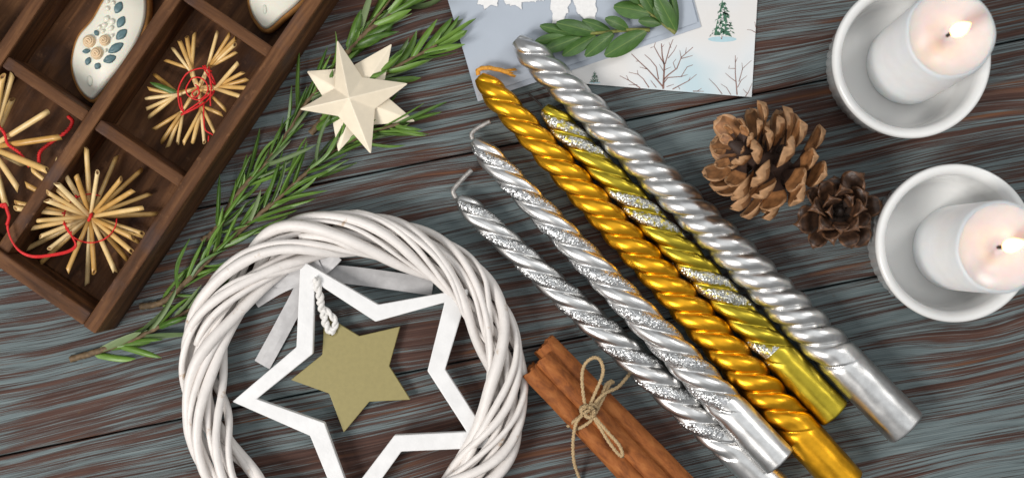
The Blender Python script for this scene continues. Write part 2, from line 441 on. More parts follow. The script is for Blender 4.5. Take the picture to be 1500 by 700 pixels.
# joint lines, as the height on the photograph at its left edge
yj = [971 + 60, 668, 365, 62, -241, -544]
def joint_off(y0):   # signed distance from the world origin along the planks' cross direction
    p = P(0, y0); n = Vector((-math.sin(ANG), math.cos(ANG), 0)); return p.dot(n)
offs = [joint_off(y) for y in [1330] + yj]
for a, b in zip(offs[:-1], offs[1:]):
    g = 0.0008
    w = (b - a) - g
    o = mk('plank', box(0, 0, -0.011, 0.95, w, 0.022), M_PLANK, None, smooth=False)
    bevel(o, 0.0011, 2)
    n = Vector((-math.sin(ANG), math.cos(ANG), 0))
    o.parent = table
    o.location = n * (a + b) / 2 + Vector((0, 0, R.uniform(-0.0003, 0)))
    o.rotation_euler = (0, 0, ANG)

# ------------------------------------------------------------------ compartment box
BZ = 0.035
O = P(139, 489, BZ)
U = Vector((0.563, 0.826, 0)).normalized(); W = Vector((-0.826, 0.563, 0)).normalized()
def BX(u, v, z): return Vector((O.x, O.y, 0)) + U * PX(u, BZ) + W * PX(v, BZ) + Vector((0, 0, z))
TU, TV = 716 + 22, 514 + 20
def board(name, u0, u1, v0, v1, z0, z1, parent, mat):
    L = root_loc(parent)
    su, sv = PX(u1 - u0, BZ), PX(v1 - v0, BZ)
    me = mesh_data(name, *box(0, 0, 0, su, sv, z1 - z0), [mat], smooth=False)
    o = bpy.data.objects.new(name, me); col.objects.link(o); o.parent = parent
    o.location = BX((u0 + u1) / 2, (v0 + v1) / 2, (z0 + z1) / 2) - L
    o.rotation_euler = (0, 0, math.atan2(U.y, U.x))
    bevel(o, 0.0009, 2); return o
bx = thing('compartment_box', BX(0, 0, 0), 'dark stained wooden tray box divided into compartments holding straw stars and cookies', 'box')
T = 22
board('side_wall', 0, TU, 0, T, 0, BZ, bx, M_BOXU)
board('side_wall', 0, TU, TV - T, TV, 0, BZ, bx, M_BOXU)
board('end_wall', 0.3, T, T + .2, TV - T - .2, 0, BZ - 0.0006, bx, M_BOXV)
board('end_wall', TU - T, TU - .3, T + .2, TV - T - .2, 0, BZ - 0.0006, bx, M_BOXV)
board('bottom', T + .3, TU - T - .3, T + .3, TV - T - .3, 0.0008, 0.003, bx, M_BOXU)
DZ = BZ - 0.003
for vc in (184, 349): board('long_divider', T + .3, TU - T - .3, vc - 10, vc + 10, 0.0032, DZ, bx, M_BOXU)
cols_v = [(T, 174), (194, 339), (359, TV - T)]
for uc in (254, 485):
    for va, vb in cols_v:
        board('cross_divider', uc - 9, uc + 9, va + .3, vb - .3, 0.0032, DZ - 0.0012, bx, M_BOXV)

# ------------------------------------------------------------------ twisted candles
def sstep(a, b, x):
    t = min(1, max(0, (x - a) / (b - a))); return t * t * (3 - 2 * t)
def twist_candle(label, tip, end, r0, r1, N, L, plain, mat, zt=None, ze=None, glit=(), depth=0.33, hand=1, wick=None, wmat=None, seed=0, bow=0.0, base_k=1.0):
    rr = random.Random(seed)
    zt = PX(r0) * 0.98 if zt is None else zt; ze = PX(r1) * 0.99 if ze is None else ze
    A, B = P(*tip, zt), P(*end, ze)
    root = thing('twisted_candle', Vector(((A.x + B.x) / 2, (A.y + B.y) / 2, 0)), label, 'candle', None)
    d = (B - A); LEN = d.length; d.normalize()
    X = Vector((0, 0, 1)); X = (X - d * X.dot(d)).normalized(); Y = d.cross(X)
    nl, ns = 420, 24 * 5 if N == 5 else 120
    Lm = PX(L); pl = PX(plain); ph0 = rr.uniform(0, 6.28)
    V, F, MI = [], [], []
    for i in range(nl + 1):
        t = i / nl; s = LEN * t
        if t < 0.08: s = LEN * 0.08 * (t / 0.08) ** 1.4
        Rb = PX(r0 + (r1 - r0) * min(1, s / (LEN * 0.75)))
        tp = 2.0 * Rb
        k = 1.0 if s > tp else 0.42 + 0.58 * math.sin(min(1, s / tp) * PI / 2) ** 0.85
        c = A + d * s + Y * bow * math.sin(PI * t)
        phi = hand * 2 * PI * s / Lm + ph0 + 0.22 * mnoise.noise(Vector((s * 28, seed * 3.1, 0)))
        for j in range(ns):
            th = 2 * PI * j / ns
            lob = (th - phi) * N / (2 * PI)
            cc = abs(math.cos(PI * lob)) ** (0.62 if N == 3 else 0.8)
            # each lobe ends at its own place, as the dipped twist runs out into the plain foot
            li = math.floor(lob + 0.5) % N
            e = LEN - pl + PX(16) * math.sin(li * 2.4)
            df = depth * (1 - sstep(e - PX(26), e + PX(10), s)) * (0.55 + 0.45 * sstep(0, tp, s))
            rad = Rb * k * (1 - df * (1 - cc)) * (base_k if s > e else 1.0 + (base_k - 1) * sstep(e - PX(30), e, s))
            rad *= 1 + 0.026 * mnoise.noise(Vector((s * 90, math.cos(th) * 2, math.sin(th) * 2 + seed)))
            if i == 0: rad *= 0.55
            V.append(c + (X * math.cos(th) + Y * math.sin(th)) * rad)
    for i in range(nl):
        s = LEN * (i + .5) / nl
        if (i + .5) / nl < 0.08: s = LEN * 0.08 * (((i + .5) / nl) / 0.08) ** 1.4
        phi = hand * 2 * PI * s / Lm + ph0 + 0.22 * mnoise.noise(Vector((s * 28, seed * 3.1, 0)))
        for j in range(ns):
            k2 = (j + 1) % ns
            F.append([i * ns + j, i * ns + k2, (i + 1) * ns + k2, (i + 1) * ns + j])
            th = 2 * PI * (j + .5) / ns; lob = (th - phi) * N / (2 * PI); li = int(math.floor(lob + 0.5)) % N
            q = abs(lob - math.floor(lob + 0.5))
            e = LEN - pl + PX(16) * math.sin(li * 2.4)
            MI.append(1 if (li in glit and q < 0.36 + 0.16 * mnoise.noise(Vector((s * 500, th * 3, seed))) and s < e - PX(6)) else 0)
    F.append(list(range(ns))[::-1]); MI.append(0)
    # foot: slightly recessed end with a worn rim
    b0 = nl * ns; base = len(V); c = B
    for kk, off in ((0.97, 0.0006), (0.80, 0.0002), (0.78, -0.0006)):
        for j in range(ns): V.append(c + d * off + (V[b0 + j] - c) * kk)
    for r in range(3):
        a0 = b0 if r == 0 else base + (r - 1) * ns; a1 = base + r * ns
        for j in range(ns):
            F.append([a0 + j, a0 + (j + 1) % ns, a1 + (j + 1) % ns, a1 + j]); MI.append(0)
    F.append([base + 2 * ns + j for j in range(ns)]); MI.append(0)
    body = mk('candle_body', (V, F), [mat, M_GLITY if mat is M_YELLOW else M_GLIT], root, True, MI)
    if wick:
        pts = catmull([P(x, y, z) for x, y, z in wick[0]], 6)
        mk('wick', tube(pts, wick[1], 7, sec=lambda i, j: 1 + 0.15 * math.sin(j * 2.5 + i * 1.3)), wmat, root)
        if wmat is M_WICKO:
            e = pts[-1]; q = pts[-4]
            fr = []
            for f in range(7):
                a = rr.uniform(-0.5, 0.5); dd = (e - q).normalized(); dd = Matrix.Rotation(a, 3, 'Z') @ dd
                fr.append(tube([q, q + dd * 0.003, q + dd * rr.uniform(0.005, 0.008) + Vector((0, 0, rr.uniform(-.001, .001)))], [0.0006, 0.0005, 0.0003], 5))
            mk('frayed_end', join(*fr), wmat, root)
    return root
HAND = -1
twist_candle('thick silver spiral candle lying with its tip on the blue grey card', (756, 58), (1326, 624), 22.5, 31.5, 3, 111, 128, M_SILVER, hand=HAND, seed=1, zt=PX(22) + 0.0022, bow=-0.0012)
twist_candle('orange gold spiral candle with a frayed orange wick', (702, 112), (1240, 708), 20, 29, 3, 112, 110, M_GOLD, hand=HAND, seed=2, depth=0.33, zt=PX(19.5) + 0.0012,
             wick=([(701, 110, .006), (700, 104, .0065), (708, 100, .007), (724, 101, .007), (746, 107, .006)], 0.0011), wmat=M_WICKO)
twist_candle('lime gold spiral candle with paired silver glitter stripes', (797, 158), (1221, 604), 19, 25, 4, 152, 120, M_YELLOW, glit=(0, 1), hand=HAND, seed=3, depth=0.26,
             wick=([(794, 156, .006), (784, 146, .006), (775, 138, .005)], 0.0006), wmat=M_WICKB)
twist_candle('silver glitter striped candle propped on top, between gold candle and its twin', (694, 206), (1141, 674), 18, 26, 4, 160, 105, M_SILVER, glit=(0, 2), hand=HAND, seed=4, depth=0.25, ze=0.0185,
             wick=([(692, 204, .006), (691, 196, .0065), (699, 188, .007), (718, 178, .008)], 0.0011), wmat=M_WICKG)
twist_candle('silver glitter striped candle lying lowest, next to the cinnamon sticks', (672, 290), (1136, 716), 17, 25, 4, 160, 90, M_SILVER, glit=(0, 2), hand=HAND, seed=5, depth=0.25,
             wick=([(668, 290, .006), (664, 279, .0065), (676, 264, .007), (691, 249, .008)], 0.0012), wmat=M_WICKG)

# ------------------------------------------------------------------ cards
def flat_card(name, pts, z0, z1, mat, parent):
    o = mk(name, slab(px_outline(pts, z1), [(0, z0), (0, z1)]), mat, parent, smooth=False); return o
wc = thing('greeting_card', P(1000, 60), 'white winter scene card with printed bare trees and firs, under the blue grey card', 'card')
flat_card('card_sheet', [(790, 117), (850, 122.5), (1101, 142.5), (1113, -60), (800, -90)], 0.0002, 0.0007, M_CARDW, wc)
z = 0.00078
def zq(pts, w): return ([(850 + x / 4.667, y / 4.667) for x, y in pts], w)
big = [zq(p, w) for p, w in [
    ([(567, 610), (575, 450), (560, 380), (555, 300)], 2.9), ([(575, 440), (540, 385), (505, 320), (480, 330)], 1.7), ([(580, 440), (610, 330), (635, 270)], 1.7),
    ([(600, 400), (640, 350), (660, 310)], 1.2), ([(572, 545), (600, 515), (660, 470), (690, 395), (770, 325)], 2.2), ([(690, 402), (740, 390), (770, 380)], 1.3),
    ([(690, 395), (680, 345)], 1.2), ([(650, 472), (635, 430), (655, 405)], 1.2), ([(570, 568), (600, 532), (690, 525), (730, 460), (770, 445)], 1.7),
    ([(690, 525), (735, 512)], 1.1), ([(563, 592), (510, 530), (460, 475), (400, 420), (350, 370)], 2.2), ([(460, 475), (405, 460)], 1.2),
    ([(535, 545), (520, 460), (480, 410), (440, 375)], 1.7), ([(570, 490), (540, 440)], 1.1), ([(520, 600), (480, 550)], 1.3), ([(470, 600), (430, 540), (395, 510), (330, 495)], 1.5),
    ([(395, 510), (390, 480)], 1), ([(410, 603), (330, 550), (270, 520)], 1.5), ([(390, 582), (330, 580)], 1.1), ([(330, 550), (315, 515)], 1),
    ([(630, 612), (700, 575), (740, 555), (795, 510)], 1.6), ([(590, 595), (640, 578)], 1.2), ([(740, 555), (752, 528)], 1), ([(680, 612), (670, 590)], 1), ([(575, 480), (620, 460)], 1.1),
    ([(555, 330), (575, 305)], 1), ([(620, 330), (606, 290)], 1), ([(505, 320), (515, 290)], 1), ([(720, 365), (725, 325)], 1), ([(400, 420), (380, 420)], 1), ([(770, 625), (845, 626)], 1.5), ([(800, 625), (830, 605)], 1.1)]]
mk('printed_bare_tree', strokes(big, z, 1.0), M_PRB, wc, False)
sm = [zq(p, w) for p, w in [
    ([(1072, 650), (1060, 500), (1060, 380)], 2.0), ([(1065, 560), (1030, 535), (990, 500)], 1.3), ([(1060, 470), (1015, 470)], 1.1), ([(1075, 600), (1100, 550), (1140, 520)], 1.4),
    ([(1085, 560), (1110, 470), (1170, 415)], 1.4), ([(1110, 480), (1105, 430)], 1), ([(970, 645), (930, 590), (880, 540)], 1.3), ([(1030, 650), (1000, 600), (960, 575)], 1.2),
    ([(1130, 660), (1150, 630), (1175, 570)], 1.5), ([(1140, 640), (1112, 610)], 1.1), ([(1060, 430), (1075, 395)], 1), ([(1200, 225), (1170, 208), (1140, 205)], 1.3), ([(1200, 190), (1192, 150)], 1.1), ([(1015, 470), (1020, 450)], .9)]]
mk('printed_bare_tree', strokes(sm, z, 0.9), M_PRB, wc, False)
def printed_fir(x0, y0, w, h, seed):
    rr = random.Random(seed); V, F, V2, F2 = [], [], [], []
    zz = z + 0.00005
    shp = [P(x0 + w * .62 * math.cos(a), y0 + h * 0.98 + h * .07 * math.sin(a), z - 0.00003) for a in [2 * PI * i / 16 for i in range(16)]]
    mk('printed_shade', (shp, [list(range(16))[::-1]]), M_PRS, wc, False)
    for i in range(90):
        t = rr.random() ** 0.7; y = y0 + t * h * .90; half = w / 2 * (0.10 + 0.90 * t) * (0.8 + .2 * ((t * 5) % 1))
        x = x0 + rr.uniform(-half, half); sx = (x - x0) / (half + 1e-6)
        L = h * 0.10; a = 1.2 - sx * 0.9
        dx, dy = math.cos(a) * L, math.sin(a) * L * .6
        b = w * 0.055
        q = [P(x - b, y, zz), P(x + b, y - b, zz), P(x + dx, y + dy, zz)]
        if rr.random() < 0.28: n = len(V2); V2 += [p + Vector((0, 0, 0.00004)) for p in q]; F2.append([n + 2, n + 1, n])
        else: n = len(V); V += q; F.append([n + 2, n + 1, n])
    n = len(V); V += [P(x0, y0 - h * .02, zz - .00002), P(x0 - w * .36, y0 + h * .88, zz - .00002), P(x0 + w * .36, y0 + h * .88, zz - .00002)]; F.append([n, n + 1, n + 2])
    f = mk('printed_fir', (V, F), M_PRG, wc, False); mk('printed_snow', (V2, F2), M_PRW, f, False)
    mk('printed_trunk', strokes([([(x0 - 1, y0 + h * .86), (x0 - 1, y0 + h * .98)], max(2, w * .09))], zz, 1), M_PRB, f, False)
printed_fir(1058, 1, 34, 58, 1); printed_fir(871, 105, 14, 17, 2)

bc = thing('greeting_card', P(850, 60), 'folded blue grey card with white paper cut-outs, under the silver candle tip', 'card')
flat_card('lower_leaf', [(700, 149), (1027, 40), (1012, -15), (970, -110), (625, -110)], 0.0009, 0.0013, M_CARDB, bc)
top = flat_card('upper_leaf', [(699, 141), (1022, 33), (1008, -20), (970, -110), (622, -110)], 0.0017, 0.0021, M_CARDB, bc)
def z8(pts): return [(660 + x / 4.667, y / 4.667) for x, y in pts]
cuts = [[(185, 30), (225, 36), (228, 72), (275, 35), (322, 46), (318, 20), (336, -30), (190, -30)],
        [(365, -30), (368, 8), (382, 32), (402, 25), (410, 42), (440, 34), (486, 66), (488, 20), (540, 12), (580, 14), (600, 2), (635, 6), (640, -30)],
        [(690, -30), (684, 65), (700, 100), (692, 160), (735, 158), (778, 140), (782, 108), (806, 84), (800, 55), (822, 20), (824, -30)],
        [(836, -30), (842, 20), (860, 60), (862, 85), (905, 120), (935, 148), (994, 140), (988, 110), (1003, 75), (992, 30), (995, -30)]]
for c in cuts:
    pts = []
    c2 = z8(c)
    for a, b in zip(c2, c2[1:] + c2[:1]):
        for j in range(4): pts.append((a[0] + (b[0] - a[0]) * j / 4 + R.uniform(-.7, .7), a[1] + (b[1] - a[1]) * j / 4 + R.uniform(-.7, .7)))
    mk('paper_cutout', slab(px_outline(pts, 0.003), [(0, 0.0022), (0, 0.0028)]), M_CUT, bc, False)

# ------------------------------------------------------------------ leaves and sprigs
def leaf_mesh(name, prof, arch, fold, thick, mats, nx=9):
    """closed leaf along +X, unit length, unit width; prof(t) half width 0..0.5"""
    V, F, MI = [], [], []
    cols = 5
    for side in (1, -1):
        for i in range(nx):
            t = i / (nx - 1)
            for j in range(cols):
                s = j / (cols - 1) * 2 - 1
                y = prof(t) * s
                zc = arch * math.sin(PI * t * 0.9) - fold * s * s * prof(t) * 2
                groove = -0.25 * thick * (1 - abs(s)) * 2 if side == 1 else 0.35 * thick * (abs(s) < .1)
                e = thick * (1 - s * s) * math.sin(PI * min(1, max(0, t * .9 + .05)))
                V.append(Vector((t, y, zc + side * e * 0.5 + (groove if abs(s) < 0.3 else 0) * (1 if side == 1 else -1))))
    n = nx * cols
    for i in range(nx - 1):
        for j in range(cols - 1):
            a = i * cols + j
            F.append([a, a + cols, a + cols + 1, a + 1]); MI.append(0)
            F.append([n + a, n + a + 1, n + a + cols + 1, n + a + cols]); MI.append(1)
    return mesh_data(name, V, F, mats, True, MI)
def ros_prof(t): return 0.5 * (min(1, (t / 0.12)) ** 0.6) * (1 - max(0, (t - 0.55) / 0.45) ** 2.2 * 0.96)
def ros_prof2(t): return 0.5 * (0.35 + 0.65 * math.sin(PI * min(1, t * 0.9 + 0.1)) ** 0.7) * (1 if t < .98 else .2)
ROS = [leaf_mesh('rosemary_leaf', p, a, f, 0.030, [M_LEAF, M_LEAFB]) for p, a, f in ((ros_prof, 0.06, 0.04), (ros_prof2, -0.05, 0.05), (ros_prof, 0.18, 0.05), (ros_prof2, 0.02, 0.03), (ros_prof, -0.15, 0.04))]
def mat_from(b, d, n, L, w):
    d = d.normalized(); s = n.cross(d).normalized(); n = d.cross(s)
    M = Matrix.Identity(4)
    for i in range(3): M[i][0] = d[i] * L; M[i][1] = s[i] * w; M[i][2] = n[i] * L; M[i][3] = b[i]
    return M
def sprig(label, pts, leafpx, count, seed, w=(7, 10), spread=(18, 42), bare=0.05, group='rosemary sprigs beside the box', tipfan=6, lo=0.002):
    rr = random.Random(seed)
    cp = catmull([P(*p) for p in pts], 10); n = len(cp)
    root = thing('rosemary_sprig', Vector((cp[0].x, cp[0].y, 0)), label, 'rosemary')
    mk('stem', tube(cp, [0.0017 - 0.0010 * i / n for i in range(n)], 7, sec=lambda i, j: 1 + .18 * math.sin(i * 1.9 + j * 2.3)), M_STEM, root)
    for k in range(count):
        t = bare + (1 - bare) * (k + rr.uniform(-.3, .3)) / count
        tip = k >= count - tipfan
        i = min(n - 2, max(0, int(t * (n - 1)))); b = cp[i]; d = (cp[i + 1] - cp[i]).normalized()
        a = math.radians(rr.uniform(*spread)) * (1 if k % 2 else -1) * (0.75 if tip else 1.0)
        if rr.random() < 0.2: a *= 0.35
        dd = Matrix.Rotation(a, 3, 'Z') @ d; dd.z = rr.uniform(-0.02, 0.30)
        if b.z > 0.006: dd.z = rr.uniform(-0.12, 0.22)
        L = PX(rr.uniform(*leafpx)) * (0.8 if tip else 1)
        roll = rr.gauss(0, 0.75) + (PI if rr.random() < 0.16 else 0)
        nn = Matrix.Rotation(roll, 3, dd.normalized()) @ Vector((0, 0, 1))
        b2 = b.copy(); b2.z = max(b2.z, lo)
        if b2.z + dd.normalized().z * L < lo: dd.z = 0.02
        place('leaf', ROS[rr.randrange(len(ROS))], mat_from(b2, dd, nn, L, PX(rr.uniform(*w))), root)
    return root
sprig('short rosemary sprig with a brown cut end by the box corner', [(103, 526, .003), (150, 512, .003), (195, 497, .003), (245, 472, .003), (290, 447, .003), (335, 420, .003)], (48, 84), 22, 11, (7, 11), (10, 32), 0.16)
sprig('long rosemary sprig running beneath the cream star towards the wreath', [(205, 449, .002), (240, 441, .002), (278, 408, .003), (322, 364, .003), (368, 324, .003), (412, 287, .003), (455, 248, .003), (500, 214, .004), (545, 193, .007), (585, 182, .012)], (52, 104), 62, 12, (4.5, 6.5), (6, 34), 0.10)
sprig('rosemary sprig leaning along the box wall, its stub end pale', [(296, 353, .0025), (318, 335, .003), (344, 290, .003), (376, 254, .003), (411, 213, .003), (440, 163, .003), (480, 112, .003), (522, 60, .004), (565, 8, .004), (600, -40, .004)], (52, 100), 60, 13, (4.5, 6.5), (5, 32), 0.07)
sprig('broad-leaved rosemary sprig whose tip reaches the blue grey card', [(455, 196, .003), (490, 158, .003), (530, 128, .004), (575, 102, .005), (615, 80, .006), (640, 66, .007)], (58, 96), 30, 14, (9, 13), (6, 30), 0.05)
sprig('rosemary sprig entering above the cream star behind the broad-leaved one', [(505, 80, .004), (540, 45, .005), (585, 14, .006), (630, -12, .006), (680, -40, .006)], (55, 92), 22, 15, (9, 13), (8, 32), 0.02)

def box_prof(t): return 0.5 * math.sin(PI * min(1, (t * 0.93 + 0.05))) ** 0.62 * (0.86 + 0.2 * t)
BOXL = [leaf_mesh('boxwood_leaf', box_prof, a, f, 0.02, [M_BOXL, M_BOXLR], 11) for a, f in ((0.04, 0.05), (0.08, -0.05), (0.02, 0.08))]
def bsprig(label, stem, leaves, seed, zb=0.0045):
    rr = random.Random(seed); cp = catmull([P(x, y, zb) for x, y in stem], 8)
    root = thing('leafy_sprig', Vector((cp[0].x, cp[0].y, 0.0021)), label, 'leafy sprig')
    mk('stem', tube(cp, [0.0011 - 0.0005 * i / len(cp) for i in range(len(cp))], 7), M_STEMG, root)
    for i, (a, b, w) in enumerate(leaves):
        za = zb + rr.uniform(0, .0008); ze = zb + rr.uniform(0.0005, 0.0045)
        A, B = P(*a, za), P(*b, ze); nn = Vector((rr.uniform(-.3, .3), rr.uniform(-.3, .3), 1))
        me = BOXL[rr.randrange(3)]; Mx = mat_from(A, B - A, nn, (B - A).length, PX(w * .93))
        place('leaf', me, Mx, root)
    return root
bsprig('glossy green leafy sprig with nine oval leaves pointing at the silver candle', [(952, 44), (930, 44), (911, 45), (873, 49), (836, 50), (815, 54)],
       [((873, 48), (815, 34), 25), ((838, 50), (791, 38), 18), ((893, 45), (853, 30), 17), ((920, 43), (886, 28), 21), ((946, 46), (886, 82), 31), ((898, 49), (857, 83), 24),
        ((872, 52), (824, 82), 24), ((850, 54), (796, 75), 22), ((828, 54), (784, 61), 17)], 21)
bsprig('glossy green leafy sprig with a bent stem, at the blue grey card corner', [(990, 49), (969, 33), (949, 18), (932, 2), (915, -18)],
       [((953, 20), (899, 10), 31), ((970, 34), (935, 31), 18), ((962, 24), (938, -14), 22), ((990, 46), (961, -8), 27), ((990, 46), (984, -12), 16), ((975, 35), (957, 11), 15), ((940, 5), (908, -22), 24)], 22, 0.005)

# ------------------------------------------------------------------ cream star ornament
st = thing('star_ornament', P(520, 145), 'cream faceted eight pointed star ornament resting on rosemary', 'star ornament')
def star4(tips, concs, apex, ztip, zc, za, zb, name):
    V = []; n = len(tips)
    for t, c in zip(tips, concs): V.append(P(*t, ztip)); V.append(P(*c, zc))
    V.append(P(*apex, za)); V.append(P(*apex, zb))
    # lower twin rim so that the points keep a little thickness
    F = []
    m = 2 * n
    for i in range(m):
        j = (i + 1) % m
        F.append([i, m, j]); F.append([i, j, m + 1])
    o = mk(name, (V, F), M_CREAM, st, False); bevel(o, 0.0004, 2)
    return o
star4([(448, 104), (495, 224), (611, 179), (575, 63)], [(483, 159), (531, 185), (561, 136), (511, 99)], (520, 145), 0.0085, 0.008, 0.0135, 0.004, 'rear_star')
star4([(493, 56), (436, 161), (544, 228), (600, 122)], [(490, 130), (495, 171), (550, 160), (531, 113)], (511, 144), 0.014, 0.0125, 0.0215, 0.008, 'front_star')

# ------------------------------------------------------------------ wreath with hollow star, olive star, ribbon
WZ = 0.0125
WC = P(516, 563, WZ); RM = PX(222, WZ)
wr = thing('willow_wreath', Vector((WC.x, WC.y, 0)), 'round wreath of twisted white painted willow rods', 'wreath')
rw = random.Random(5)
def rod(psi0, rt, rr_, w, nph, wob, span=None, start=0):
    n = 200; pts, rad = [], []
    closed = span is None
    N = n if closed else int(n * span / (2 * PI))
    for i in range(N):
        al = start + (2 * PI * i / n)
        ps = psi0 - w * al + 0.30 * math.sin(al * 2 + nph) + 0.15 * math.sin(al * 5 + nph * 2.1)
        q = rt + wob * math.sin(al * 3 + nph * 1.7) + wob * .6 * math.sin(al * 7 + nph)
        if not closed:
            e = min(i, N - 1 - i) / 10
            if e < 1: q *= 0.55 + 0.45 * e
        x = RM + q * 1.0 * math.cos(ps)
        pts.append(Vector((WC.x + x * math.cos(al), WC.y + x * math.sin(al), max(0.0028, WZ + q * 0.86 * math.sin(ps)))))
        rad.append(rr_ * (1 + 0.18 * math.sin(al * 2 + nph * 3) + 0.05 * math.sin(al * 11 + nph) + 0.10 * max(0, math.sin(al * 5 + nph * 4)) ** 30))
    return tube(pts, rad, 10, closed, sec=lambda i, j: 1 + 0.07 * math.sin(j * 1.26 * 2 + nph))
for i in range(8):
    mk('willow_rod', rod(2 * PI * i / 8 + rw.uniform(-.30, .30), 0.0098 + rw.uniform(-.0008, .0008), rw.uniform(0.0016, 0.0026), 3, rw.uniform(0, 6), 0.0007), M_WILLOW, wr)
for i in range(4):
    mk('willow_rod', rod(2 * PI * i / 4 + rw.uniform(-.3, .3), 0.0048 + rw.uniform(-.0006, .0006), rw.uniform(0.0014, 0.0019), (3, 2, 3, 4)[i], rw.uniform(0, 6), 0.0008), M_WILLOW, wr)
for i in range(5):
    mk('willow_rod', rod(rw.uniform(0, 6), 0.0100, rw.uniform(0.0012, 0.0018), 3, rw.uniform(0, 6), 0.0006, rw.uniform(1.6, 3.0), rw.uniform(0, 6)), M_WILLOW, wr)

hs_in = [(461, 413), (550, 471), (651, 443), (626, 543), (683.5, 632), (578, 637), (512.9, 722.5), (475, 619), (376, 584), (458, 518)]
hs_out = [(440, 380), (554, 446), (688, 422), (652, 541), (726, 655), (588, 661), (508.6, 771), (454, 638), (340, 588), (434, 508)]
hs = thing('hollow_star', P(520, 560), 'white wooden star outline set inside the wreath', 'star frame')
zt, zb = 0.0125, 0.0075
V, F = [], []
for pts in (hs_out, hs_in):
    for zz in (zb, zt):
        for p in pts:
            q = P(*p, zt); V.append(Vector((q.x, q.y, zz)))
for i in range(10):
    j = (i + 1) % 10
    F += [[10 + i, 30 + i, 30 + j, 10 + j], [i, j, 20 + j, 20 + i], [i, 10 + i, 10 + j, j], [20 + i, 20 + j, 30 + j, 30 + i]]
bevel(mk('star_frame', (V, F), M_STARW, hs, False), 0.0005, 2)

og = [(475, 461), (526, 492), (586, 478), (570, 536), (601, 585), (541, 588), (503.5, 633), (482, 576), (426, 556), (472, 519)]
os_ = thing('flat_star', P(512, 545), 'flat olive gold wooden star hanging on a white cord inside the star frame', 'star')
bevel(mk('star_plate', slab(px_outline(og, 0.0055), [(0, 0.0025), (0, 0.0055)]), M_OLIVE, os_, False), 0.0003, 2)
mk('hole_rim', tube([P(487 + 7 * math.cos(a), 484 + 8 * math.sin(a), .0056) for a in [2 * PI * i / 20 for i in range(20)]], 0.0003, 6, True), M_OLIVE, os_)
def two_ply(path, r, turns, seg=7):
    cp = catmull(path, 10); T_, A_ = frames(cp); n = len(cp); gs = []
    for ph in (0, PI):
        pts = []
        for i, p in enumerate(cp):
            a = 2 * PI * turns * i / n + ph; B = T_[i].cross(A_[i])
            pts.append(p + (A_[i] * math.cos(a) + B * math.sin(a)) * r * .75)
        gs.append(tube(pts, r, seg))
    return join(*gs)
cord = [P(464, 408, .0135), (P(465, 420, .013)), P(469, 436, .0115), P(470, 447, .010), P(474, 460, .0085), P(477, 474, .0075), P(484, 486, .007)]
mk('cord', two_ply(cord, 0.0012, 4), M_CORDW, os_)
mk('cord_loop', two_ply([P(474, 452, .0095), P(484, 460, .009), P(491, 470, .0085), P(490, 480, .0075), P(485, 487, .0068)], 0.0010, 2), M_CORDW, os_)
mk('knot', ellipsoid(P(486, 484, .0075), (0.0022, 0.0016, 0.0012), 0.6), M_CORDW, os_)

rb = thing('satin_ribbon', P(440, 420), 'pale grey satin ribbon tied round the wreath behind the star frame', 'ribbon')
def strip(path, width, name):
    cp = catmull([P(*p) for p in path], 10); n = len(cp); V, F = [], []
    for i, p in enumerate(cp):
        t = cp[min(i + 1, n - 1)] - cp[max(i - 1, 0)]; t.z = 0; t.normalize(); s = Vector((-t.y, t.x, 0)); w = PX(width) / 2
        bow = 0.0003 * math.sin(i * 0.5)
        for sg, dz in ((1, .00015), (0.33, .00045 + bow * .3), (-0.33, .00045 - bow * .3), (-1, .00015), (-1, -.00015), (1, -.00015)): V.append(p + s * w * sg + Vector((0, 0, dz)))
    for i in range(n - 1):
        for j in range(6): a = i * 6 + j; b = i * 6 + (j + 1) % 6; F.append([a, b, b + 6, a + 6])
    F += [list(range(6))[::-1], [(n - 1) * 6 + j for j in range(6)]]
    mk(name, (V, F), M_RIB, rb, False)
strip([(440, 398, .004), (480, 400, .004), (530, 405, .003), (580, 412, .0025), (634, 420, .0015)], 26, 'ribbon_tail')
strip([(452, 400, .005), (440, 430, .004), (420, 468, .003), (400, 505, .0022), (384, 534, .0012)], 25, 'ribbon_tail')
strip([(492, 372, .010), (470, 392, .008), (440, 404, .007), (405, 420, .006), (372, 440, .006)], 24, 'ribbon_knot')
strip([(380, 400, .008), (410, 410, .007), (440, 402, .008), (470, 388, .009)], 22, 'ribbon_knot')

